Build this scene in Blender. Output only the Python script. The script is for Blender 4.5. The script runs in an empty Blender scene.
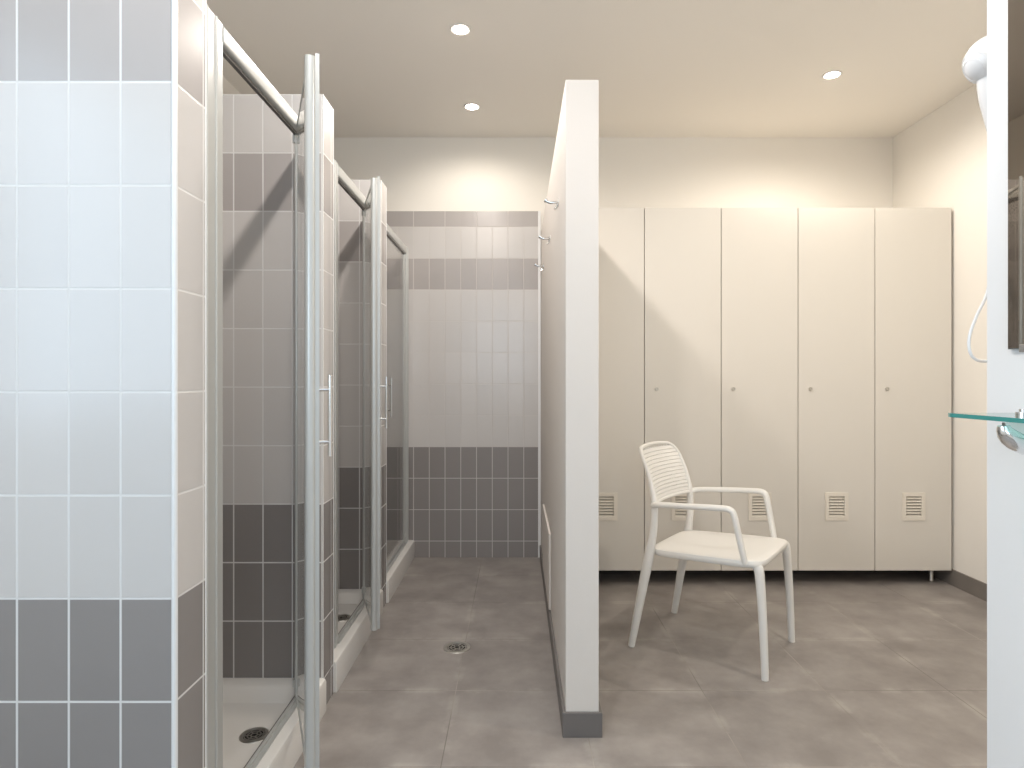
import bpy, bmesh, math, random
from mathutils import Vector, Matrix
random.seed(7)
S = bpy.context.scene
COL = S.collection
PI = math.pi

# ------------------------------------------------------------------ camera
FPX, VX, VY, EYE = 622.0, 517.0, 380.5, 1.126
cam_d = bpy.data.cameras.new('camera')
cam_d.sensor_width = 36.0
cam_d.lens = FPX / 1024 * 36
cam_d.shift_x = -(VX - 512) / 1024
cam_d.shift_y = -(384 - VY) / 1024
cam_d.clip_start = 0.02
cam = bpy.data.objects.new('camera', cam_d)
cam.location = (0, 0, EYE)
cam.rotation_euler = (PI / 2, 0, 0)
COL.objects.link(cam)
S.camera = cam

# ------------------------------------------------------------------ world, view
w = bpy.data.worlds.new('world')
S.world = w
w.use_nodes = True
w.node_tree.nodes['Background'].inputs[0].default_value = (0.62, 0.78, 1.0, 1)
w.node_tree.nodes['Background'].inputs[1].default_value = 2.0
S.view_settings.view_transform = 'Standard'
S.view_settings.look = 'None'
S.view_settings.gamma = 1
S.view_settings.use_curve_mapping = False
S.view_settings.exposure = 0.06

CEIL = 2.677
FARY = 3.97
# daylight entering through the window behind the photographer
def area(name, loc, rot, sx, sy, power, col):
    d = bpy.data.lights.new(name, 'AREA'); d.shape = 'RECTANGLE'; d.size = sx; d.size_y = sy
    d.energy = power; d.color = col
    o = bpy.data.objects.new(name, d); o.location = loc; o.rotation_euler = rot
    COL.objects.link(o); return o
area('daylight', (-0.20, -1.91, 1.70), (PI/2, 0, 0), 1.4, 1.3, 18, (0.70, 0.885, 1.0))
area('daylight_side', (-1.60, -0.10, 1.60), (0, -PI/2, 0), 1.4, 1.3, 14, (0.70, 0.885, 1.0))

WARM = (1.0, 0.92, 0.81)
COOL = (1.0, 0.93, 0.86)
SPOTS = [  # x, y, watts, colour
    (-0.250, 2.745, 7.2, COOL),
    (-0.255, 3.520, 2.5, WARM),
    (1.597, 3.153, 8.0, WARM),
    (-0.250, 1.970, 7.0, COOL),
    (-0.250, 0.850, 13, COOL),  # unseen downlight, placed forward to brighten the inside of the first stall
    (1.60, 1.60, 12.5, WARM),  # unseen downlight, added to light the changing area
]

# ------------------------------------------------------------------ materials
def mat(name, color, rough=0.5, metal=0.0, spec=0.5, bump=0.0, bscale=200, var=0.0, vscale=3.0, emit=None, coat=0.0):
    m = bpy.data.materials.new(name); m.use_nodes = True
    nt = m.node_tree; N = nt.nodes; L = nt.links
    b = N['Principled BSDF']
    b.inputs['Base Color'].default_value = (*color, 1)
    b.inputs['Roughness'].default_value = rough
    b.inputs['Metallic'].default_value = metal
    b.inputs['Specular IOR Level'].default_value = spec
    if coat: b.inputs['Coat Weight'].default_value = coat
    tc = N.new('ShaderNodeTexCoord')
    if var > 0:
        n = N.new('ShaderNodeTexNoise'); n.inputs['Scale'].default_value = vscale; n.inputs['Detail'].default_value = 5
        L.new(tc.outputs['Object'], n.inputs['Vector'])
        r = N.new('ShaderNodeValToRGB')
        r.color_ramp.elements[0].position = 0.3; r.color_ramp.elements[1].position = 0.7
        r.color_ramp.elements[0].color = (*[c * (1 - var) for c in color], 1)
        r.color_ramp.elements[1].color = (*[min(1, c * (1 + var)) for c in color], 1)
        L.new(n.outputs['Fac'], r.inputs['Fac']); L.new(r.outputs['Color'], b.inputs['Base Color'])
    if bump > 0:
        n2 = N.new('ShaderNodeTexNoise'); n2.inputs['Scale'].default_value = bscale; n2.inputs['Detail'].default_value = 2
        L.new(tc.outputs['Object'], n2.inputs['Vector'])
        bp = N.new('ShaderNodeBump'); bp.inputs['Strength'].default_value = bump; bp.inputs['Distance'].default_value = 0.002
        L.new(n2.outputs['Fac'], bp.inputs['Height']); L.new(bp.outputs['Normal'], b.inputs['Normal'])
    if emit:
        b.inputs['Emission Color'].default_value = (*emit[0], 1); b.inputs['Emission Strength'].default_value = emit[1]
    return m

class NB:
    """tiny helper for math node chains"""
    def __init__(s, nt): s.nt = nt
    def m(s, op, a, b=None, c=None):
        n = s.nt.nodes.new('ShaderNodeMath'); n.operation = op
        for i, v in enumerate((a, b, c)):
            if v is None: continue
            if isinstance(v, (int, float)): n.inputs[i].default_value = v
            else: s.nt.links.new(v, n.inputs[i])
        return n.outputs[0]
    def mixc(s, f, a, b):
        n = s.nt.nodes.new('ShaderNodeMix'); n.data_type = 'RGBA'
        if isinstance(f, (int, float)): n.inputs[0].default_value = f
        else: s.nt.links.new(f, n.inputs[0])
        for i, v in ((6, a), (7, b)):
            if isinstance(v, tuple): n.inputs[i].default_value = (*v, 1)
            else: s.nt.links.new(v, n.inputs[i])
        return n.outputs[2]
    def line(s, coord, off, pitch, half):
        """1 on a joint line, 0 inside the tile, with a soft shoulder"""
        t = s.m('DIVIDE', s.m('SUBTRACT', coord, off), pitch)
        d = s.m('ABSOLUTE', s.m('SUBTRACT', t, s.m('ROUND', t)))
        d = s.m('MULTIPLY', d, pitch)
        n = s.nt.nodes.new('ShaderNodeMapRange'); n.inputs['From Min'].default_value = half * 0.7
        n.inputs['From Max'].default_value = half * 1.5; n.inputs['To Min'].default_value = 1; n.inputs['To Max'].default_value = 0
        s.nt.links.new(d, n.inputs['Value'])
        return n.outputs[0]

TL = (0.60, 0.575, 0.56)
TM = (0.42, 0.39, 0.38)
TD = (0.27, 0.25, 0.243)
GR = (0.72, 0.71, 0.70)
def tile_mat(name, xoff, far=False):
    m = bpy.data.materials.new(name); m.use_nodes = True
    nt = m.node_tree; N = nt.nodes; L = nt.links; q = NB(nt)
    b = N['Principled BSDF']
    g = N.new('ShaderNodeNewGeometry')
    sp = N.new('ShaderNodeSeparateXYZ'); L.new(g.outputs['Position'], sp.inputs[0])
    sn = N.new('ShaderNodeSeparateXYZ'); L.new(g.outputs['True Normal'], sn.inputs[0])
    side = q.m('GREATER_THAN', q.m('ABSOLUTE', sn.outputs[0]), 0.5)
    x = q.m('SUBTRACT', sp.outputs[0], xoff); y = q.m('SUBTRACT', sp.outputs[1], 1.212)
    u = q.m('ADD', q.m('MULTIPLY', x, q.m('SUBTRACT', 1.0, side)), q.m('MULTIPLY', y, side))
    z = sp.outputs[2]
    vert = q.line(u, 0.0, 0.1003, 0.0019)
    hor = q.line(z, 0.104, 0.2, 0.0019)
    if far:
        top = q.m('GREATER_THAN', z, 2.104)
        v2 = q.line(u, 0.0, 0.2006, 0.0019)
        vert = q.m('ADD', q.m('MULTIPLY', v2, top), q.m('MULTIPLY', vert, q.m('SUBTRACT', 1.0, top)))
    line = q.m('MAXIMUM', vert, hor)
    # per tile tone
    cu = q.m('FLOOR', q.m('DIVIDE', u, 0.1003)); cz = q.m('FLOOR', q.m('DIVIDE', q.m('SUBTRACT', z, 0.104), 0.2))
    cb = N.new('ShaderNodeCombineXYZ'); L.new(cu, cb.inputs[0]); L.new(cz, cb.inputs[1]); L.new(side, cb.inputs[2])
    wn = N.new('ShaderNodeTexWhiteNoise'); L.new(cb.outputs[0], wn.inputs['Vector'])
    tone = q.m('ADD', 0.975, q.m('MULTIPLY', wn.outputs['Value'], 0.05))
    dark = q.m('LESS_THAN', z, 0.704)
    mid = q.m('MULTIPLY', q.m('GREATER_THAN', z, 1.704), q.m('LESS_THAN', z, 1.904))
    if far: mid = q.m('MAXIMUM', mid, q.m('GREATER_THAN', z, 2.104))
    c = q.mixc(mid, TL, TM); c = q.mixc(dark, c, TD)
    hs = N.new('ShaderNodeHueSaturation'); L.new(c, hs.inputs['Color']); L.new(tone, hs.inputs['Value'])
    c = q.mixc(line, hs.outputs[0], (0.57, 0.54, 0.52) if far else GR)
    L.new(c, b.inputs['Base Color'])
    L.new(q.m('ADD', 0.24, q.m('MULTIPLY', line, 0.5)), b.inputs['Roughness'])
    ns = N.new('ShaderNodeTexNoise'); ns.inputs['Scale'].default_value = 22; L.new(g.outputs['Position'], ns.inputs['Vector'])
    h = q.m('ADD', q.m('MULTIPLY', q.m('SUBTRACT', 1.0, line), 0.8), q.m('MULTIPLY', ns.outputs['Fac'], 0.25))
    bp = N.new('ShaderNodeBump'); bp.inputs['Strength'].default_value = 0.35; bp.inputs['Distance'].default_value = 0.0015
    L.new(h, bp.inputs['Height']); L.new(bp.outputs['Normal'], b.inputs['Normal'])
    return m

def floor_mat():
    m = bpy.data.materials.new('floor_tiles'); m.use_nodes = True
    nt = m.node_tree; N = nt.nodes; L = nt.links; q = NB(nt)
    b = N['Principled BSDF']
    g = N.new('ShaderNodeNewGeometry')
    sp = N.new('ShaderNodeSeparateXYZ'); L.new(g.outputs['Position'], sp.inputs[0])
    lx = q.line(sp.outputs[0], -0.222, 0.447, 0.0012); ly = q.line(sp.outputs[1], 1.812, 0.4475, 0.0012)
    line = q.m('MAXIMUM', lx, ly)
    # wide scuffed halo beside the joints
    hx = q.line(sp.outputs[0], -0.222, 0.447, 0.016); hy = q.line(sp.outputs[1], 1.812, 0.4475, 0.016)
    halo = q.m('MAXIMUM', hx, hy)
    n1 = N.new('ShaderNodeTexNoise'); n1.inputs['Scale'].default_value = 4.5; n1.inputs['Detail'].default_value = 7; n1.inputs['Roughness'].default_value = 0.6
    L.new(g.outputs['Position'], n1.inputs['Vector'])
    n2 = N.new('ShaderNodeTexNoise'); n2.inputs['Scale'].default_value = 1.6; n2.inputs['Detail'].default_value = 4
    L.new(g.outputs['Position'], n2.inputs['Vector'])
    cr = N.new('ShaderNodeValToRGB'); e = cr.color_ramp.elements
    e[0].position = 0.34; e[0].color = (0.228, 0.205, 0.192, 1); e[1].position = 0.68; e[1].color = (0.345, 0.317, 0.298, 1)
    L.new(n1.outputs['Fac'], cr.inputs['Fac'])
    hr = N.new('ShaderNodeMapRange'); hr.inputs['From Min'].default_value = 0.48; hr.inputs['From Max'].default_value = 0.66
    L.new(n1.outputs['Fac'], hr.inputs['Value'])
    # tile tone
    cu = q.m('FLOOR', q.m('DIVIDE', q.m('ADD', sp.outputs[0], 0.222), 0.447)); cv = q.m('FLOOR', q.m('DIVIDE', q.m('SUBTRACT', sp.outputs[1], 1.812), 0.4475))
    cb = N.new('ShaderNodeCombineXYZ'); L.new(cu, cb.inputs[0]); L.new(cv, cb.inputs[1])
    wn = N.new('ShaderNodeTexWhiteNoise'); L.new(cb.outputs[0], wn.inputs['Vector'])
    hs = N.new('ShaderNodeHueSaturation'); L.new(cr.outputs[0], hs.inputs['Color'])
    L.new(q.m('ADD', 0.95, q.m('MULTIPLY', wn.outputs['Value'], 0.10)), hs.inputs['Value'])
    c = q.mixc(q.m('MULTIPLY', q.m('MULTIPLY', halo, hr.outputs[0]), 0.65), hs.outputs[0], (0.42, 0.39, 0.36))
    nb = N.new('ShaderNodeMapRange'); nb.inputs['From Min'].default_value = 0.44; nb.inputs['From Max'].default_value = 0.60
    L.new(n2.outputs['Fac'], nb.inputs['Value'])
    lc = q.mixc(nb.outputs[0], (0.13, 0.115, 0.10), (0.42, 0.38, 0.34))
    c = q.mixc(q.m('MULTIPLY', line, 0.75), c, lc)
    L.new(c, b.inputs['Base Color'])
    L.new(q.m('ADD', 0.34, q.m('MULTIPLY', n1.outputs['Fac'], 0.22)), b.inputs['Roughness'])
    bp = N.new('ShaderNodeBump'); bp.inputs['Strength'].default_value = 0.25; bp.inputs['Distance'].default_value = 0.001
    L.new(q.m('SUBTRACT', q.m('MULTIPLY', n1.outputs['Fac'], 0.3), line), bp.inputs['Height']); L.new(bp.outputs['Normal'], b.inputs['Normal'])
    return m

def glass_mat(name, tint, refl=1.0, rough=0.02):
    """thin sheet glass: tinted see-through with Fresnel reflection"""
    m = bpy.data.materials.new(name); m.use_nodes = True
    nt = m.node_tree; N = nt.nodes; L = nt.links
    N.remove(N['Principled BSDF']); out = N['Material Output']
    t = N.new('ShaderNodeBsdfTransparent'); t.inputs[0].default_value = (*tint, 1)
    gl = N.new('ShaderNodeBsdfGlossy'); gl.inputs['Roughness'].default_value = rough
    gl.inputs[0].default_value = (refl, refl, refl, 1)
    fr = N.new('ShaderNodeFresnel'); 
    ge = N.new('ShaderNodeNewGeometry'); q = NB(nt)
    L.new(q.m('SUBTRACT', 1.45, q.m('MULTIPLY', ge.outputs['Backfacing'], 1.45 - 1/1.45)), fr.inputs[0])
    mx = N.new('ShaderNodeMixShader')
    L.new(fr.outputs[0], mx.inputs[0]); L.new(t.outputs[0], mx.inputs[1]); L.new(gl.outputs[0], mx.inputs[2])
    L.new(mx.outputs[0], out.inputs[0])
    return m

M = {}
M['tile'] = tile_mat('wall_tiles', -0.667)
M['tile_far'] = tile_mat('far_wall_tiles', -0.0570, True)
M['floor'] = floor_mat()
M['paint'] = mat('wall_paint', (0.86, 0.825, 0.77), 0.75, bump=0.06, bscale=120)
M['ceil'] = mat('ceiling_paint', (0.91, 0.875, 0.82), 0.85, bump=0.05, bscale=120)
M['white_paint'] = mat('partition_paint', (0.725, 0.68, 0.64), 0.7, bump=0.08, bscale=120)
M['near_paint'] = mat('near_wall_paint', (0.80, 0.80, 0.805), 0.7, bump=0.08, bscale=120)
M['base'] = mat('baseboard_stoneware', (0.205, 0.183, 0.165), 0.45, var=0.08, vscale=8)
M['base_dk'] = mat('baseboard_grey', (0.165, 0.152, 0.147), 0.45, var=0.06, vscale=8)
M['trim'] = mat('tile_edge_trim', (0.80, 0.80, 0.80), 0.3)
M['alu'] = mat('white_aluminium', (0.55, 0.56, 0.55), 0.28, metal=0.3)
M['gasket'] = mat('grey_gasket', (0.16, 0.15, 0.14), 0.6)
M['tray'] = mat('shower_ceramic', (0.80, 0.78, 0.75), 0.16, coat=0.3)
M['chrome'] = mat('chrome', (0.82, 0.82, 0.82), 0.12, metal=1.0)
M['steel'] = mat('brushed_steel', (0.56, 0.54, 0.50), 0.42, metal=1.0, var=0.12, vscale=40)
M['black'] = mat('black_plastic', (0.02, 0.02, 0.02), 0.5)
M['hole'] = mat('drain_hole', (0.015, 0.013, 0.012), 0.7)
M['locker'] = mat('locker_laminate', (0.69, 0.655, 0.60), 0.42, bump=0.04, bscale=60)
M['locker_in'] = mat('locker_carcass', (0.62, 0.57, 0.50), 0.5)
M['vent'] = mat('vent_plastic', (0.76, 0.71, 0.63), 0.4)
M['chair'] = mat('chair_resin', (0.80, 0.785, 0.755), 0.38, bump=0.05, bscale=400)
M['lamp'] = mat('lamp_lens', (1, 1, 1), 0.4, emit=((1.0, 0.90, 0.76), 40.0))
M['ring'] = mat('lamp_ring', (0.82, 0.80, 0.77), 0.35)
M['door_glass'] = glass_mat('door_glass', (0.87, 0.865, 0.85))
M['shelf_glass'] = glass_mat('shelf_glass', (0.72, 0.90, 0.87))
M['shelf_edge'] = mat('shelf_glass_edge', (0.05, 0.27, 0.25), 0.12, spec=0.8)
M['mirror'] = mat('mirror_silver', (0.44, 0.40, 0.355), 0.02, metal=1.0)
M['mirror_edge'] = mat('mirror_edge', (0.25, 0.27, 0.27), 0.3, metal=0.5)
M['dryer'] = mat('white_dryer_plastic', (0.84, 0.84, 0.85), 0.25)
M['win'] = mat('window_frame_white', (0.8, 0.8, 0.8), 0.4)

# ------------------------------------------------------------------ mesh helpers
def box(bm, x0, x1, y0, y1, z0, z1):
    v = [bm.verts.new(p) for p in ((x0,y0,z0),(x1,y0,z0),(x1,y1,z0),(x0,y1,z0),(x0,y0,z1),(x1,y0,z1),(x1,y1,z1),(x0,y1,z1))]
    for f in ((0,3,2,1),(4,5,6,7),(0,1,5,4),(1,2,6,5),(2,3,7,6),(3,0,4,7)):
        bm.faces.new([v[i] for i in f])
def obb(bm, o, a, b, c):
    """box from corner o with edge vectors a, b, c"""
    o, a, b, c = map(Vector, (o, a, b, c))
    v = [bm.verts.new(p) for p in (o, o+a, o+a+b, o+b, o+c, o+a+c, o+a+b+c, o+b+c)]
    for f in ((0,3,2,1),(4,5,6,7),(0,1,5,4),(1,2,6,5),(2,3,7,6),(3,0,4,7)):
        bm.faces.new([v[i] for i in f])
def catmull(pts, n=6):
    P = [Vector(p) for p in pts]
    P = [P[0]*2 - P[1]] + P + [P[-1]*2 - P[-2]]
    out = []
    for i in range(1, len(P)-2):
        for k in range(n):
            t = k/n; a, b, c, d = P[i-1], P[i], P[i+1], P[i+2]
            out.append(0.5*((2*b) + (c-a)*t + (2*a-5*b+4*c-d)*t*t + (3*b-a-3*c+d)*t**3))
    out.append(P[-2]); return out
def tube(bm, pts, r, seg=12, caps=True, up=(0,0,1), rb=None):
    """swept tube; r radius (float or list), rb second radius for an oval"""
    pts = [Vector(p) for p in pts]; n = len(pts)
    R = r if isinstance(r, (list, tuple)) else [r]*n
    RB = R if rb is None else (rb if isinstance(rb, (list, tuple)) else [rb]*n)
    rings = []; up = Vector(up); side = None
    for i, p in enumerate(pts):
        t = (pts[min(i+1, n-1)] - pts[max(i-1, 0)]).normalized()
        if side is None:
            u = up if abs(t.dot(up)) < 0.95 else Vector((1, 0, 0))
            side = t.cross(u).normalized()
        else:
            side = (side - t*side.dot(t)).normalized()
        nn = side.cross(t).normalized()
        rings.append([bm.verts.new(p + side*R[i]*math.cos(2*PI*k/seg) + nn*RB[i]*math.sin(2*PI*k/seg)) for k in range(seg)])
    for a, b in zip(rings, rings[1:]):
        for k in range(seg):
            bm.faces.new((a[k], a[(k+1) % seg], b[(k+1) % seg], b[k]))
    if caps:
        bm.faces.new(rings[0][::-1]); bm.faces.new(rings[-1])
def lathe(bm, prof, seg=32, mtx=None):
    """profile [(r, z)] about z"""
    rings = []
    for r, z in prof:
        if r < 1e-6: rings.append([bm.verts.new((0, 0, z))])
        else: rings.append([bm.verts.new((r*math.cos(2*PI*k/seg), r*math.sin(2*PI*k/seg), z)) for k in range(seg)])
    for a, b in zip(rings, rings[1:]):
        for k in range(seg):
            if len(a) == 1 and len(b) == 1: continue
            if len(a) == 1: bm.faces.new((a[0], b[(k+1) % seg], b[k]))
            elif len(b) == 1: bm.faces.new((a[k], a[(k+1) % seg], b[0]))
            else: bm.faces.new((a[k], a[(k+1) % seg], b[(k+1) % seg], b[k]))
    if mtx is not None:
        bmesh.ops.transform(bm, matrix=mtx, verts=[v for rg in rings for v in rg])
def prism(bm, poly, o, ex, ey, ez):
    """extrude a 2D polygon [(a,b)] spanned by ex, ey along ez"""
    o, ex, ey, ez = map(Vector, (o, ex, ey, ez))
    A = [bm.verts.new(o + ex*a + ey*b) for a, b in poly]; B = [bm.verts.new(o + ex*a + ey*b + ez) for a, b in poly]
    bm.faces.new(A[::-1]); bm.faces.new(B)
    n = len(poly)
    for k in range(n): bm.faces.new((A[k], A[(k+1) % n], B[(k+1) % n], B[k]))
def roundrect(w, h, r, n=4):
    out = []
    for cx, cy, a0 in ((w-r, h-r, 0), (r, h-r, 90), (r, r, 180), (w-r, r, 270)):
        for k in range(n+1):
            a = math.radians(a0 + 90*k/n); out.append((cx + r*math.cos(a), cy + r*math.sin(a)))
    return out

def obj(name, fn, m, parent=None, bevel=0.0, smooth=False, kind=None, seg=2, mats=None):
    bm = bmesh.new(); fn(bm)
    bmesh.ops.recalc_face_normals(bm, faces=bm.faces)
    if bevel > 0:
        bmesh.ops.bevel(bm, geom=[e for e in bm.edges if len(e.link_faces) == 2 and e.calc_face_angle(0) > 0.6],
                        offset=bevel, segments=seg, profile=0.5, affect='EDGES', clamp_overlap=True)
    me = bpy.data.meshes.new(name); bm.to_mesh(me); bm.free()
    me.materials.append(M[m])
    for x in (mats or []): me.materials.append(M[x])
    if smooth:
        for p in me.polygons: p.use_smooth = True
        try: me.set_sharp_from_angle(angle=math.radians(40))
        except Exception: pass
    o = bpy.data.objects.new(name, me); COL.objects.link(o)
    if parent is not None:
        o.parent = parent
        o.matrix_parent_inverse = Matrix.Identity(4)
    if kind: o['kind'] = kind
    return o
def thing(name, label, cat, loc=(0,0,0), rz=0.0, group=None):
    o = bpy.data.objects.new(name, None); o.empty_display_size = 0.1
    o.location = loc; o.rotation_euler = (0, 0, rz); COL.objects.link(o)
    o['label'] = label; o['category'] = cat
    if group: o['group'] = group
    return o
def tag(o, label, cat, group=None):
    o['label'] = label; o['category'] = cat
    if group: o['group'] = group
    return o
def struct(name, fn, m, bevel=0.0, label=None):
    o = obj(name, fn, m, None, bevel, kind='structure')
    if label: o['label'] = label
    return o
def copy_tree(o, parent=None):
    c = o.copy(); COL.objects.link(c)
    if parent is not None: c.parent = parent
    for ch in list(o.children): copy_tree(ch, c)
    return c

# ------------------------------------------------------------------ the room
XL, XR, YB = -1.494, 2.40, -1.80
XN = 0.736; YN = 0.974            # near wall on the right: face and far corner
WH = 2.104                        # height of the tiled shower walls
def slab(*a): return lambda bm: box(bm, *a)
struct('floor', slab(XL-0.12, XR+0.12, YB-0.12, FARY+0.12, -0.10, 0.0), 'floor', label='grey-brown stoneware tile floor')
struct('ceiling', slab(XL-0.12, XR+0.12, YB-0.12, FARY+0.12, CEIL, CEIL+0.1), 'ceil', label='cream painted ceiling')
struct('wall_far', slab(XL-0.12, XR+0.12, FARY, FARY+0.12, 0, CEIL), 'paint', label='cream painted far wall above the tiles and lockers')
struct('wall_tiled', slab(XL, 0.134, FARY-0.010, FARY, 0, 2.204), 'tile_far', label='grey and taupe tiling at the end of the shower corridor')
def leftw(bm):
    x0, x1 = XL-0.12, XL
    box(bm, x0, x1, YB-0.12, -0.80, 0, CEIL); box(bm, x0, x1, 0.60, FARY, 0, CEIL)
    box(bm, x0, x1, -0.80, 0.60, 0, 0.95); box(bm, x0, x1, -0.80, 0.60, 2.25, CEIL)
struct('wall_left', leftw, 'paint', label='cream left wall behind the showers')
struct('wall_right', slab(XR, XR+0.12, YN, FARY, 0, CEIL), 'paint', label='cream right wall beside the lockers')
struct('wall_near', slab(XN, XR+0.12, YB-0.12, YN, 0, CEIL), 'near_paint', label='white wall end carrying the mirror and glass shelf')
# tile lining behind the trays
for i, (a, b) in enumerate(((1.324, 2.125), (2.244, 3.030), (3.150, FARY-0.010))):
    struct('wall_lining', slab(XL, XL+0.010, a, b, 0, WH), 'tile', label='tile lining inside a shower')
# rear wall with a window opening (behind the photographer)
def rear(bm):
    y0, y1 = YB-0.12, YB
    box(bm, XL, -0.90, y0, y1, 0, CEIL); box(bm, 0.50, XN, y0, y1, 0, CEIL)
    box(bm, -0.90, 0.50, y0, y1, 0, 1.05); box(bm, -0.90, 0.50, y0, y1, 2.35, CEIL)
struct('wall_rear', rear, 'paint')
def winf(bm):
    y0, y1 = YB-0.09, YB-0.04
    for a in ((-0.90, -0.85, 1.05, 2.35), (0.45, 0.50, 1.05, 2.35), (-0.225, -0.175, 1.10, 2.30), (-0.85, 0.45, 1.05, 1.10), (-0.85, 0.45, 2.30, 2.35)):
        box(bm, a[0], a[1], y0, y1, a[2], a[3])
struct('window_1', winf, 'win')

def winf2(bm):
    x0, x1 = XL-0.09, XL-0.045
    for a in ((-0.80, -0.75, 0.95, 2.25), (0.55, 0.60, 0.95, 2.25), (-0.125, -0.075, 1.0, 2.2), (-0.75, 0.55, 0.95, 1.0), (-0.75, 0.55, 2.2, 2.25)):
        box(bm, x0, x1, a[0], a[1], a[2], a[3])
struct('window_2', winf2, 'win')

# tiled shower walls
SW = [(1.204, 1.324), (2.125, 2.244), (3.030, 3.150)]
for i, (a, b) in enumerate(SW):
    x0 = XL
    struct('wall_shower', slab(x0, -0.662, a, b, 0, WH), 'tile',
           label=['tiled shower wall end nearest the camera', 'tiled wall between first and second shower', 'tiled wall between second and third shower'][i])
    def tr(bm, a=a):
        r = 0.0055 if a < 1.3 else 0.0018
        tube(bm, [(-0.6632, a+0.0012, 0.0), (-0.6632, a+0.0012, WH)], r, 10)
    o = obj('trim_%d' % (i*2+1), tr, 'trim', None, smooth=True, kind='structure')
    def tr2(bm, b=b):
        tube(bm, [(-0.6632, b-0.0012, 0.0), (-0.6632, b-0.0012, WH)], 0.0028, 10)
    o = obj('trim_%d' % (i*2+2), tr2, 'trim', None, smooth=True, kind='structure')
struct('trim_7', slab(0.134, 0.1505, FARY-0.012, FARY, 0, 2.204), 'trim')

# partition and skirting
PX0, PX1, PY0, PH = 0.154, 0.259, 1.970, 2.079
struct('wall_partition', slab(PX0, PX1, PY0, FARY, 0, PH), 'white_paint', 0.002, label='white half-height partition wall between showers and lockers')
def pb(bm):
    box(bm, PX0-0.010, PX0, PY0, FARY-0.01, 0, 0.078)
    box(bm, PX1, PX1+0.010, PY0, FARY-0.01, 0, 0.078)
    box(bm, PX0-0.010, PX1+0.010, PY0-0.010, PY0, 0, 0.078)
struct('baseboard_partition', pb, 'base_dk', 0.001, label='dark grey skirting round the foot of the partition')
struct('baseboard_right', slab(XR-0.010, XR, YN, FARY-0.010, 0, 0.088), 'base', 0.001, label='grey-brown skirting along the right wall')
struct('baseboard_far', slab(PX1+0.01, XR-0.010, FARY-0.010, FARY, 0, 0.088), 'base', 0.001)

# low access panel on the corridor side of the partition
ap = thing('access_panel', 'white low access panel on the corridor side of the partition', 'access panel', (PX0, 3.16, 0.085))
obj('panel', lambda bm: box(bm, -0.010, 0, -0.34, 0.34, 0.0, 0.345), 'white_paint', ap, 0.002)

# ------------------------------------------------------------------ ceiling spots
spot_labels = ['round ceiling downlight nearest the camera above the shower corridor',
               'round ceiling downlight near the tiled end wall of the corridor',
               'round ceiling downlight in front of the lockers']
proto = None
for i, (x, y, pw, col) in enumerate(SPOTS):
    if i == 0:
        t = thing('downlight', spot_labels[0], 'ceiling light', (x, y, CEIL), 0, 'recessed ceiling downlights')
        obj('trim_ring', lambda bm: lathe(bm, [(0.034, -0.001), (0.035, -0.004), (0.043, -0.005), (0.046, -0.002), (0.046, 0.0)]), 'ring', t, smooth=True)
        obj('lens', lambda bm: lathe(bm, [(0.0, -0.014), (0.012, -0.0125), (0.024, -0.008), (0.034, -0.001)]), 'lamp', t, smooth=True)
        proto = t
    else:
        t = copy_tree(proto); t.location = (x, y, CEIL)
        t['label'] = spot_labels[i] if i < 3 else ['round ceiling downlight above the open door of the first shower', 'unseen ceiling downlight added above the entrance to light the first shower',
                                                   'unseen ceiling downlight added to light the front of the changing area'][i-3]
    d = bpy.data.lights.new('lamp', 'SPOT'); d.energy = pw*4; d.color = col; d.spot_size = math.radians(172); d.spot_blend = 0.6
    d.shadow_soft_size = 0.035
    lo = bpy.data.objects.new('lamp_light', d); lo.location = (x, y, CEIL-0.04); COL.objects.link(lo)

# ------------------------------------------------------------------ shower trays
TZ = 0.111
def tray_fn(L):
    def fn(bm):
        # outer slab with a dished basin, y from 0 to L, x from -W to 0 (0 = corridor face)
        W = 0.834
        out = [(-W, 0), (0, 0), (0, L), (-W, L)]
        inn = [(-W+0.045, 0.045), (-0.062, 0.045), (-0.062, L-0.045), (-W+0.045, L-0.045)]
        def ring(pts, z, r, n=6):
            x0, x1 = pts[0][0], pts[1][0]; y0, y1 = pts[0][1], pts[2][1]
            return [bm.verts.new((x0 + a, y0 + b, z)) for a, b in roundrect(x1-x0, y1-y0, r, n)]
        r0 = ring(out, 0.0, 0.004); r1 = ring(out, TZ-0.012, 0.004)
        o2 = [(-W, 0), (-0.004, 0), (-0.004, L), (-W, L)]
        r1b = ring(o2, TZ-0.003, 0.004); o3 = [(-W, 0), (-0.012, 0), (-0.012, L), (-W, L)]
        r2 = ring(o3, TZ, 0.004); r3 = ring(inn, TZ, 0.05)
        i2 = [(-W+0.055, 0.055), (-0.068, 0.055), (-0.068, L-0.055), (-W+0.055, L-0.055)]
        r4 = ring(i2, TZ-0.008, 0.05)
        i3 = [(-W+0.085, 0.085), (-0.080, 0.085), (-0.080, L-0.085), (-W+0.085, L-0.085)]
        r5 = ring(i3, TZ-0.042, 0.05)
        i4 = [(-W+0.12, 0.12), (-0.092, 0.12), (-0.092, L-0.12), (-W+0.12, L-0.12)]
        r6 = ring(i4, TZ-0.046, 0.05)
        rs = [r0, r1, r1b, r2, r3, r4, r5, r6]
        for a, b in zip(rs, rs[1:]):
            n = len(a)
            for k in range(n): bm.faces.new((a[k], a[(k+1) % n], b[(k+1) % n], b[k]))
        bm.faces.new(r0[::-1]); bm.faces.new(r6)
    return fn
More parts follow.
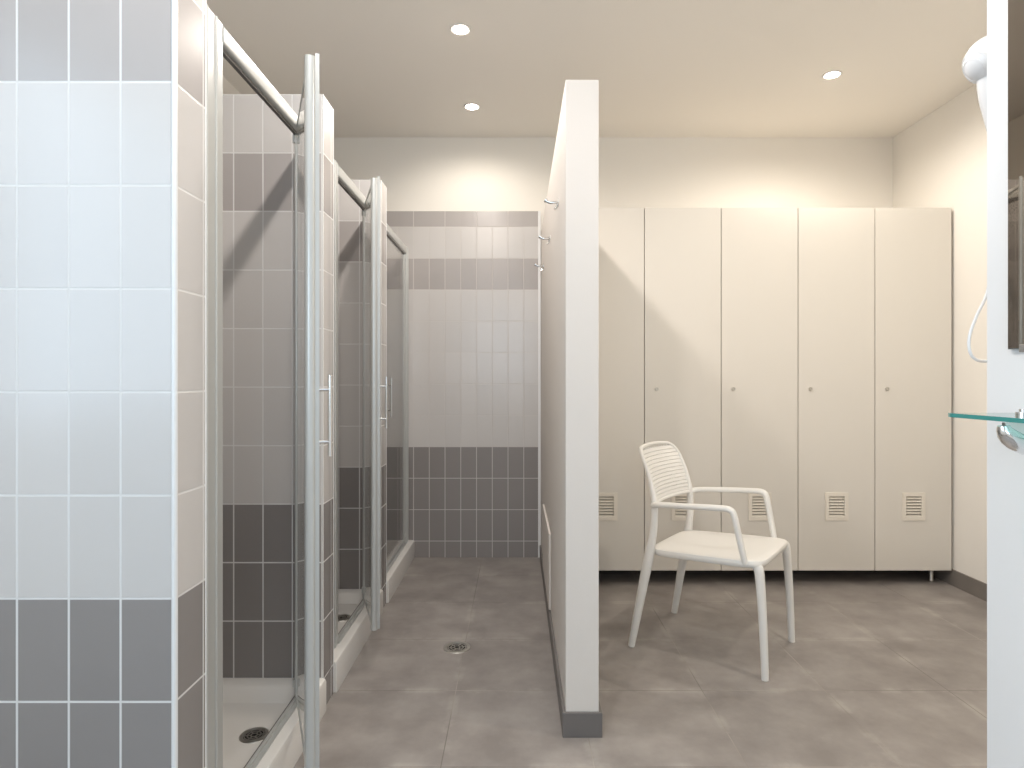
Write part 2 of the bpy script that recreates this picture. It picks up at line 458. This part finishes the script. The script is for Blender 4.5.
def drain_parts(root, z, R=0.041, loc=(0, 0)):
    def flange(bm): lathe(bm, [(R*0.72, 0.0), (R*0.74, 0.0026), (R*0.97, 0.0022), (R, 0.0)], 36, Matrix.Translation((loc[0], loc[1], z)))
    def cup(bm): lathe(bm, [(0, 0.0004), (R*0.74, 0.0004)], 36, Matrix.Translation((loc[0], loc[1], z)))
    def grate(bm):
        T = Matrix.Translation((loc[0], loc[1], z))
        for r in (0.18, 0.42, 0.62):
            lathe(bm, [(R*r, 0.0006), (R*r, 0.0022), (R*(r+0.07), 0.0022), (R*(r+0.07), 0.0006)], 36, T)
        for k in range(6):
            a = k*PI/3 + 0.2
            c, s = math.cos(a), math.sin(a)
            obb(bm, (loc[0]+c*R*0.2 + s*R*0.04, loc[1]+s*R*0.2 - c*R*0.04, z+0.0006), (c*R*0.54, s*R*0.54, 0), (-s*R*0.08, c*R*0.08, 0), (0, 0, 0.0014))
    return flange, cup, grate
bays = [(1.324, 2.125), (2.244, 3.030), (3.150, FARY-0.010)]
tray_labels = ['white ceramic shower tray of the first stall, nearest the camera', 'white ceramic shower tray of the second, middle stall', 'white ceramic shower tray of the third stall against the far tiled wall']
for i, (a, b) in enumerate(bays):
    L = b - a - 0.002
    t = thing('shower_tray', tray_labels[i], 'shower tray', (-0.65, a+0.001, 0), 0, 'white shower trays along the left side')
    obj('basin', tray_fn(L), 'tray', t, smooth=True)
    fl, cu, gr = drain_parts(None, TZ-0.046, 0.042, (-0.136, 0.535 if i < 2 else 0.42))
    dr = obj('drain', fl, 'steel', t, smooth=True)
    obj('drain_cup', cu, 'hole', dr); obj('drain_grate', gr, 'steel', dr)

# ------------------------------------------------------------------ shower enclosures
FX0, FX1 = -0.714, -0.690            # frame thickness in x
RZ0, RZ1 = 1.912, 1.962
enc_labels = ['white framed glass shower enclosure of the first stall, its door swung open', 'white framed glass shower enclosure of the second stall, its door swung open',
              'white framed glass shower enclosure of the third stall, its door closed']
def enclosure(i, y0, y1, j0, hy, angle, leaf):
    """y0..y1 bay, j0 end of near jamb, hy hinge y, angle of the leaf from the frame plane, leaf its length"""
    t = thing('shower_enclosure', enc_labels[i], 'shower enclosure', (FX1, y0, TZ), 0, 'glass shower enclosures')
    def P(y): return y - y0
    zt = RZ1 - TZ
    def jamb(a, b):
        def fn(bm):
            box(bm, -0.024, 0, a, b, 0.0005, zt)
            n = max(1, int((b-a)/0.03))
            for k in (0.2, 0.42, 0.75):
                yy = a + (b-a)*k
                tube(bm, [(0.0, yy, 0.001), (0.0, yy, zt-0.001)], 0.004, 8)
        return fn
    obj('jamb', jamb(0.001, P(j0)), 'alu', t, 0.0015)
    obj('jamb', jamb(P(hy)+0.012, P(y1)-0.001), 'alu', t, 0.0015)
    def rail(bm):
        prism(bm, roundrect(0.030, RZ1-RZ0, 0.010, 4), (-0.027, P(j0), RZ0-TZ), (1, 0, 0), (0, 0, 1), (0, P(hy)+0.012-P(j0), 0))
    obj('top_rail', rail, 'alu', t, smooth=True)
    g = obj('rail_gasket', lambda bm: box(bm, -0.016, -0.006, P(j0)+0.002, P(hy)-0.002, RZ0-TZ-0.008, RZ0-TZ), 'gasket', t)
    g['label'] = 'dark rubber gasket under the top rail'
    def track(bm):
        box(bm, -0.017, -0.009, P(j0), P(hy)+0.012, 0.0005, 0.010)
        box(bm, -0.009, 0.006, P(j0), P(hy)+0.012, 0.0005, 0.004)
    obj('bottom_track', track, 'alu', t, 0.001)
    obj('track_seal', lambda bm: box(bm, -0.0215, -0.0172, P(j0), P(hy)+0.012, 0.0005, 0.008), 'gasket', t)
    # hinge
    def hinge(bm):
        tube(bm, [(-0.012, P(hy), 0.006), (-0.012, P(hy), RZ0-TZ-0.010)], 0.0075, 12)
        box(bm, -0.022, -0.004, P(hy)-0.012, P(hy)+0.012, RZ0-TZ-0.030, RZ0-TZ-0.004)
        box(bm, -0.022, -0.004, P(hy)-0.012, P(hy)+0.012, 0.042, 0.066)
    obj('hinge_post', hinge, 'alu', t, smooth=True)
    # leaf: direction from hinge to free edge, in the enclosure frame
    d = Vector((math.sin(angle), -math.cos(angle), 0)); nrm = Vector((math.cos(angle), math.sin(angle), 0))
    h = Vector((-0.012, P(hy), 0))
    zb, ztp = 0.134 - TZ, 1.930 - TZ
    root = bpy.data.objects.new('door_leaf', None)
    def glass(bm): obb(bm, h + d*0.010 - nrm*0.003 + Vector((0, 0, zb+0.006)), d*(leaf-0.03), nrm*0.006, Vector((0, 0, ztp-zb-0.012)))
    lf = obj('door_leaf', glass, 'door_glass', t)
    lf['label'] = 'clear glass door leaf'
    def stile(bm):
        o = h + d*(leaf-0.032) - nrm*0.011 + Vector((0, 0, zb))
        prism(bm, roundrect(0.034, 0.025, 0.010, 5), o, d, nrm, Vector((0, 0, ztp-zb)))
        obb(bm, o + d*0.012 + nrm*0.0252, d*0.010, nrm*0.010, Vector((0, 0, ztp-zb+0.012)))
    obj('stile', stile, 'alu', lf, smooth=True)
    def stile2(bm):
        prism(bm, roundrect(0.016, 0.014, 0.004, 3), h + d*0.004 - nrm*0.007 + Vector((0, 0, zb)), d, nrm, Vector((0, 0, ztp-zb-0.004)))
    obj('hinge_stile', stile2, 'alu', lf, smooth=True)
    def edge(bm):
        obb(bm, h + d*0.02 - nrm*0.005 + Vector((0, 0, zb-0.004)), d*(leaf-0.055), nrm*0.010, Vector((0, 0, 0.014)))
    obj('drip_strip', edge, 'alu', lf, 0.001)
    def edge2(bm):
        obb(bm, h + d*0.02 - nrm*0.005 + Vector((0, 0, ztp-0.014)), d*(leaf-0.055), nrm*0.010, Vector((0, 0, 0.010)))
    obj('top_edge_strip', edge2, 'alu', lf, 0.001)
    def handle(bm):
        c = h + d*(leaf-0.016)
        b0 = c + nrm*0.050
        tube(bm, [b0 + Vector((0, 0, 0.935-TZ)), b0 + Vector((0, 0, 1.140-TZ))], 0.0052, 12)
        for z in (0.972, 1.103):
            tube(bm, [c + nrm*0.008 + Vector((0, 0, z-TZ)), b0 + Vector((0, 0, z-TZ))], 0.0045, 10)
    k = obj('handle', handle, 'chrome', lf, smooth=True)
    k['label'] = 'slim vertical chrome bar handle'
    return t
enclosure(0, 1.324, 2.125, 1.460, 1.985, math.radians(22.9), 0.488)
enclosure(1, 2.244, 3.030, 2.400, 2.861, math.radians(18.9), 0.416)
enclosure(2, 3.150, FARY-0.010, 3.210, 3.860, 0.0, 0.648)

# ------------------------------------------------------------------ floor drain in the corridor
fd = thing('floor_drain', 'round metal floor drain set in the corridor floor', 'floor drain', (-0.253, 2.623, 0))
fl, cu, gr = drain_parts(None, 0.0, 0.058)
obj('flange', fl, 'steel', fd, smooth=True)
obj('cup', cu, 'hole', fd); obj('grate', gr, 'steel', fd)

# ------------------------------------------------------------------ coat hooks
def hook_plate(bm):
    tube(bm, [(0, 0, 0), (-0.004, 0, 0)], 0.016, 20)
def hook_arm(bm):
    tube(bm, catmull([(-0.004, 0, 0.0), (-0.020, 0, -0.001), (-0.036, 0, 0.0), (-0.047, 0, 0.006)], 5), 0.0055, 10, up=(0, 1, 0))
    tube(bm, [(-0.045, 0, 0.005), (-0.050, 0, 0.009)], 0.009, 10, up=(0, 1, 0))
def hook_pin(bm):
    tube(bm, catmull([(-0.003, 0, -0.004), (-0.008, 0, -0.020), (-0.016, 0, -0.026)], 4), 0.004, 8, up=(0, 1, 0))
hl = ['chrome coat hook on the partition, nearest the camera', 'chrome coat hook on the partition, middle of three', 'chrome coat hook on the partition, farthest from the camera']
hk = thing('coat_hook', hl[0], 'hook', (PX0, 2.29, 1.782), 0, 'coat hooks on the partition')
obj('mounting_plate', hook_plate, 'chrome', hk, smooth=True)
obj('upper_prong', hook_arm, 'chrome', hk, smooth=True)
obj('lower_prong', hook_pin, 'chrome', hk, smooth=True)
for i, y in enumerate((2.87, 3.56)):
    c = copy_tree(hk); c.location = (PX0, y, 1.782); c['label'] = hl[i+1]

# ------------------------------------------------------------------ lockers
LX, LW, LY, LZ0, LZ1 = 0.277, 0.4216, 3.412, 0.084, 2.074
lk_labels = ['tall cream locker partly hidden behind the partition, leftmost of the row', 'tall cream locker directly behind the chair backrest, second from the left',
             'tall cream locker behind the chair armrests, middle of the row', 'tall cream locker just right of the chair, second from the right',
             'tall cream locker against the right wall, with a grey foot showing']
VW, VH, VZ = 0.086, 0.112, 0.435
def locker(i):
    t = thing('locker', lk_labels[i], 'locker', (LX + LW*i, LY, 0), 0, 'tall cream lockers along the far wall')
    obj('body', lambda bm: box(bm, 0.001, LW-0.001, 0.020, FARY-0.012-LY, LZ0, LZ1-0.002), 'locker_in', t, 0.001)
    gp = 0.0022
    def door(bm):
        xs = [gp, LW/2-VW/2, LW/2+VW/2, LW-gp]; zs = [LZ0, VZ-VH/2, VZ+VH/2, LZ1]
        F = [[bm.verts.new((x, 0.0, z)) for x in xs] for z in zs]; B = [[bm.verts.new((x, 0.0185, z)) for x in xs] for z in zs]
        for r in range(3):
            for c in range(3):
                if r == 1 and c == 1: continue
                bm.faces.new((F[r][c], F[r][c+1], F[r+1][c+1], F[r+1][c]))
                bm.faces.new((B[r][c], B[r+1][c], B[r+1][c+1], B[r][c+1]))
        for k in range(3):
            bm.faces.new((F[0][k], B[0][k], B[0][k+1], F[0][k+1])); bm.faces.new((F[3][k], F[3][k+1], B[3][k+1], B[3][k]))
            bm.faces.new((F[k][0], F[k+1][0], B[k+1][0], B[k][0])); bm.faces.new((F[k][3], B[k][3], B[k+1][3], F[k+1][3]))
        a, b2, c, d = F[1][1], F[1][2], F[2][2], F[2][1]; A, B2, C, D = B[1][1], B[1][2], B[2][2], B[2][1]
        for p, q_, P_, Q_ in ((a, b2, A, B2), (b2, c, B2, C), (c, d, C, D), (d, a, D, A)): bm.faces.new((p, q_, Q_, P_))
    dr = obj('door', door, 'locker', t)
    def vent(bm):
        x0, x1, z0, z1 = LW/2-VW/2, LW/2+VW/2, VZ-VH/2, VZ+VH/2; e = 0.020; y0, y1 = -0.005, 0.010
        box(bm, x0-e, x1+e, y0, 0.0, z1, z1+e); box(bm, x0-e, x1+e, y0, 0.0, z0-e, z0)
        box(bm, x0-e, x0, y0, 0.0, z0, z1); box(bm, x1, x1+e, y0, 0.0, z0, z1)
        n = 7
        for k in range(n):
            z = z0 + (k+0.55)*VH/n
            obb(bm, (x0, 0.009, z), (VW, 0, 0), (0, -0.0125, -0.0080), (0, 0.001, 0.0035))
    obj('vent', vent, 'vent', dr)
    def lock(bm):
        lathe(bm, [(0.0, 0.010), (0.0035, 0.010), (0.0035, 0.008), (0.0095, 0.008), (0.0105, 0.006), (0.0105, 0.0)], 20,
              Matrix.Translation((0.068, 0.0, 1.080)) @ Matrix.Rotation(PI/2, 4, 'X'))
    lo = obj('lock', lock, 'steel', dr, smooth=True)
    obj('keyhole', lambda bm: box(bm, 0.0672, 0.0688, -0.0103, -0.0099, 1.0775, 1.0825), 'black', lo)
    for (x, y) in ((LW-0.060, 0.080 if i == 4 else 0.34), (0.06, 0.34), (0.06, 0.50), (LW-0.06, 0.50)):
        front = (i == 4 and y < 0.1)
        def leg(bm, x=x, y=y):
            lathe(bm, [(0.0, 0.0), (0.016, 0.0), (0.017, 0.006), (0.012, 0.012), (0.012, LZ0)], 16, Matrix.Translation((x, y, 0)))
        l = obj('leg', leg, 'steel' if front else 'black', t, smooth=True)
        if front: l['label'] = 'grey metal adjustable foot'
    return t
for i in range(5): locker(i)

# ------------------------------------------------------------------ armchair
FU = Vector((0.8075, -0.59)).normalized()
ch = thing('armchair', 'white plastic armchair with slotted back standing before the lockers', 'chair', (0.853, 2.661, 0), math.atan2(FU.y, FU.x))
# local axes: +x forward, +y towards the chair's left (the lockers)
def oval(pts, ra, rb, n=6): return catmull(pts, n)
def seat(bm):
    U0, U1 = -0.222, 0.250
    def half(u): return 0.214 + (0.226-0.214)*(u-U0)/(U1-U0)
    def ztop(u, r): return 0.432 + 0.012*((u-0.0)/0.25) - 0.010*math.exp(-((u+0.02)/0.16)**2)*(1-r**2)
    NA = 72; rs = [0.0, 0.25, 0.5, 0.7, 0.85, 0.93, 0.975, 1.0]; uc = (U0+U1)/2; ul = (U1-U0)/2
    def pt(r, a, dz, sh=1.0):
        n = 7.0; c, s = math.cos(a), math.sin(a)
        k = (abs(c)**n + abs(s)**n)**(-1/n)
        u = uc + ul*r*k*c*sh; v = half(u)*r*k*s*sh
        return (u, v, ztop(u, r) + dz)
    rings = []
    for r in rs[1:]:
        dz = -0.004*max(0, (r-0.9)/0.1)**2
        rings.append([bm.verts.new(pt(r, 2*PI*k/NA, dz)) for k in range(NA)])
    for r, dz in ((1.012, -0.012), (1.005, -0.024), (0.98, -0.030), (0.93, -0.030), (0.91, -0.012), (0.5, -0.010), (0.25, -0.010)):
        rings.append([bm.verts.new(pt(r, 2*PI*k/NA, dz)) for k in range(NA)])
    c0 = bm.verts.new(pt(0, 0, 0)); c1 = bm.verts.new(pt(0, 0, -0.010))
    for k in range(NA):
        bm.faces.new((c0, rings[0][k], rings[0][(k+1) % NA])); bm.faces.new((c1, rings[-1][(k+1) % NA], rings[-1][k]))
    for a, b in zip(rings, rings[1:]):
        for k in range(NA): bm.faces.new((a[k], b[k], b[(k+1) % NA], a[(k+1) % NA]))
obj('seat', seat, 'chair', ch, smooth=True)
BZ0, BZ1 = 0.608, 0.832
def bu(z, v):      # the backrest surface: forward coordinate at height z
    t = (z-0.60)/0.24
    return -0.193 - 0.028*t - 0.052*t*t - 0.030*(1-(v/0.2)**2)
def bw(z):
    w0 = 0.203 - 0.012*(z-0.6)/0.24
    t = (z-(BZ1-0.065))/0.065
    if t > 0: w0 -= 0.062*(1-math.sqrt(max(0, 1-min(1, t)**2)))
    return w0
def back(bm):
    n = 13; NV = 20
    def patch(z0, z1, va0, va1, nv, th=0.0065, flip=False):
        g = []
        for k in range(nv+1):
            row = []
            for z in (z0, z1):
                wa = bw(z); v = va0 + (va1-va0)*k/nv
                v = max(-wa+0.004, min(wa-0.004, v))
                row.append(((bu(z, v)+th/2), v, z)); row.append(((bu(z, v)-th/2), v, z))
            g.append([bm.verts.new(p) for p in row])
        for a, b in zip(g, g[1:]):
            bm.faces.new((a[0], b[0], b[2], a[2])); bm.faces.new((a[1], a[3], b[3], b[1]))
            bm.faces.new((a[2], b[2], b[3], a[3])); bm.faces.new((a[0], a[1], b[1], b[0]))
        bm.faces.new((g[0][0], g[0][2], g[0][3], g[0][1])); bm.faces.new((g[-1][0], g[-1][1], g[-1][3], g[-1][2]))
    H = BZ1-BZ0-0.016; p = H/n
    for i in range(n):
        z0 = BZ0 + 0.006 + i*p
        patch(z0, z0+p*0.84, -0.2, 0.2, NV)
    # upright ribs joining the slats
    for k in range(17):
        v = -0.176 + 0.352*k/16
        zs = [BZ0+0.004 + (BZ1-BZ0-0.012)*j/8 for j in range(9)]
        zs = [z for z in zs if bw(z) > abs(v)+0.004]
        tube(bm, [(bu(z, v)-0.0005, v, z) for z in zs], 0.0028, 6)
    # rim
    path = []
    for z in [BZ0 + (BZ1-0.065-BZ0)*j/6 for j in range(7)]: path.append((bu(z, bw(z)), -bw(z), z))
    for j in range(1, 9):
        a = j/8*PI/2; z = BZ1-0.065 + 0.065*math.sin(a); v = bw(BZ1-0.0651) - 0.062*(1-math.cos(a))
        path.append((bu(z, v), -v, z))
    vt = abs(path[-1][1])
    for j in range(1, 8):
        v = -vt + 2*vt*j/8; path.append((bu(BZ1, v), v, BZ1 + 0.006*(1-(v/vt)**2)))
    left = [(x, -y, z) for x, y, z in path[:15]][::-1]
    path += left
    path = [Vector(q_) for q_ in path]
    tube(bm, path, 0.0085, 10, up=(1, 0, 0))
    path = [(bu(BZ0, v)+0.0, v, BZ0 - 0.004 + 0.010*(abs(v)/0.2)**2*0) for v in [-0.2+0.4*j/12 for j in range(13)]]
    tube(bm, path, 0.0085, 10)
obj('backrest', back, 'chair', ch, smooth=True)
for s in (-1, 1):
    def rleg(bm, s=s):
        up_ = [(bu(z, 0.2), s*(bw(z)+0.001), z) for z in (0.60, 0.66, 0.72, 0.775)]
        pts = catmull([(-0.284, s*0.236, 0.0), (-0.240, s*0.225, 0.24), (-0.206, s*0.216, 0.42), (-0.194, s*0.209, 0.51)] + up_, 6)
        def prof(z, T):
            for (a, va), (b, vb) in zip(T, T[1:]):
                if z <= b: return va + (vb-va)*(z-a)/(b-a)
            return T[-1][1]
        ra = [prof(q_.z, [(-1, 0.0125), (0, 0.0125), (0.38, 0.017), (0.46, 0.014), (0.6, 0.0115), (0.78, 0.0075)]) for q_ in pts]
        rb = [prof(q_.z, [(-1, 0.0145), (0, 0.0145), (0.38, 0.0225), (0.46, 0.0165), (0.6, 0.0145), (0.78, 0.0075)]) for q_ in pts]
        tube(bm, pts, ra, 14, up=(1, 0, 0), rb=rb)
    obj('leg', rleg, 'chair', ch, smooth=True)
    def fleg(bm, s=s):
        pts = catmull([(0.255, s*0.2135, 0.0), (0.246, s*0.2125, 0.22), (0.234, s*0.211, 0.39), (0.224, s*0.208, 0.420)], 6)
        n = len(pts); ra = [0.0125 + 0.0065*i/n for i in range(n)]; rb = [0.0135 + 0.007*i/n for i in range(n)]
        tube(bm, pts, ra, 14, up=(1, 0, 0), rb=rb)
    obj('leg', fleg, 'chair', ch, smooth=True)
    def arm(bm, s=s):
        pts = catmull([(-0.196, s*0.208, 0.603), (-0.150, s*0.226, 0.612), (-0.02, s*0.236, 0.622), (0.10, s*0.236, 0.630), (0.132, s*0.235, 0.626), (0.146, s*0.234, 0.606), (0.160, s*0.230, 0.54), (0.176, s*0.222, 0.46), (0.182, s*0.216, 0.425)], 6)
        n = len(pts); rb = [0.0125]*n; ra = [0.0160 - 0.003*max(0, (i-n*0.6)/(n*0.4)) for i in range(n)]
        tube(bm, pts, ra, 12, rb=rb)
    obj('armrest', arm, 'chair', ch, smooth=True)

# ------------------------------------------------------------------ mirror, shelf and hair dryer on the near wall
MZ0 = EYE + 31.0/622*0.929
mi = thing('wall_mirror', 'frameless wall mirror on the white near wall above the glass shelf', 'mirror', (XN, 0.60, MZ0))
obj('mirror_sheet', lambda bm: box(bm, -0.006, -0.0056, -0.20, 0.325, 0.001, 0.95), 'mirror', mi)
obj('backing', lambda bm: box(bm, -0.0055, 0.0, -0.20, 0.3255, 0.0, 0.951), 'mirror_edge', mi)
cl = obj('clip', lambda bm: box(bm, -0.010, 0.0, 0.285, 0.300, -0.006, 0.006), 'chrome', mi, 0.001)

SZ = EYE - 32.2/692*1.0      # top of shelf
SX0 = XN - 0.118
sh = thing('glass_shelf', 'clear green-edged glass shelf on chrome brackets below the mirror', 'shelf', (XN, 0.60, SZ))
def shg(bm):
    prism(bm, [(0, 0), (0.117, 0), (0.117, 0.60), (0.012, 0.60), (0.0035, 0.5965), (0, 0.588)], (-0.118, -0.300, -0.0058), (1, 0, 0), (0, 1, 0), (0, 0, 0.0058))
g = obj('shelf_pane', shg, 'shelf_glass', sh, mats=['shelf_edge'])
for p in g.data.polygons:
    if abs(p.normal.z) < 0.5: p.material_index = 1
def bracket(y):
    def fn(bm):
        # curved quarter-round arm under the glass, from wall outward
        pts = []
        for k in range(11):
            a = k/10*PI/2
            pts.append((-0.005-0.078*math.sin(a), y, -0.048 + 0.034*(1-math.cos(a))))
        tube(bm, pts, [0.013]*7 + [0.012, 0.011, 0.009, 0.0072], 14, up=(0, 1, 0))
        prism(bm, [(p[0], p[2]+0.004) for p in pts] + [(-0.002, -0.009)], (0, y-0.003, 0), (1, 0, 0), (0, 0, 1), (0, 0.006, 0))
        tube(bm, [(0.0, y, -0.046), (-0.008, y, -0.046)], 0.022, 20)
        tube(bm, [(-0.056, y, 0.0), (-0.056, y, 0.004)], 0.009, 16)
        tube(bm, [(-0.056, y, 0.0045), (-0.056, y, 0.008)], 0.005, 12)
    return fn
obj('bracket', bracket(0.235), 'chrome', sh, smooth=True)
obj('bracket', bracket(-0.235), 'chrome', sh, smooth=True)

hd = thing('hair_dryer', 'white wall-mounted hair dryer with a looped cord, at the edge of the near wall', 'hair dryer', (0.80, YN, 1.66))
def lp(x, y, Y=1.04): return Vector(((x-VX)/FPX*Y - 0.80, Y - YN, EYE - (y-VY)/FPX*Y - 1.66))
def head(bm):
    c = lp(991, 59)
    prof = []
    for k in range(17):
        a = -PI/2 + PI*k/16
        prof.append((0.038*math.cos(a), 0.038*math.sin(a)))
    prof = [(r, z*1.05) for r, z in prof[:13]] + [(0.030, 0.034), (0.026, 0.060), (0.025, 0.085), (0.0, 0.085)]
    lathe(bm, prof, 28, Matrix.Translation(c) @ Matrix.Rotation(math.radians(58), 4, 'Y'))
obj('motor_housing', head, 'dryer', hd, smooth=True)
def hand(bm):
    tube(bm, catmull([lp(987, 74), lp(989, 95), lp(995, 118), lp(1003, 145)], 6), 0.0165, 16, rb=0.014)
obj('handle', hand, 'dryer', hd, smooth=True)
def grille(bm):
    T = Matrix.Translation(lp(991, 59)) @ Matrix.Rotation(math.radians(58), 4, 'Y')
    for r, z in ((0.018, -0.0351), (0.0265, -0.0286)):
        lathe(bm, [(r, z+0.003), (r, z-0.0006), (r+0.0022, z+0.0009), (r+0.0022, z+0.004)], 28, T)
obj('air_grille', grille, 'dryer', hd, smooth=True)
def holder(bm):
    box(bm, 0.02, 0.11, 0.0, 0.022, -0.20, 0.0)
    tube(bm, [lp(1003, 120) + Vector((0, -0.066, 0)), lp(1003, 120)], 0.010, 12)
obj('wall_holder', holder, 'dryer', hd, 0.003)
def cord(bm):
    Y = 1.02
    pts = [lp(1003, 145), lp(1001, 190, Y), lp(994, 245, Y), lp(988, 290, Y), lp(977, 315, Y), lp(969.5, 336, Y), lp(970, 352, Y), lp(977, 360, Y), lp(989, 361, Y), lp(1002, 357, 0.99)]
    tube(bm, catmull(pts, 6), 0.0024, 8)
obj('cord', cord, 'dryer', hd, smooth=True)
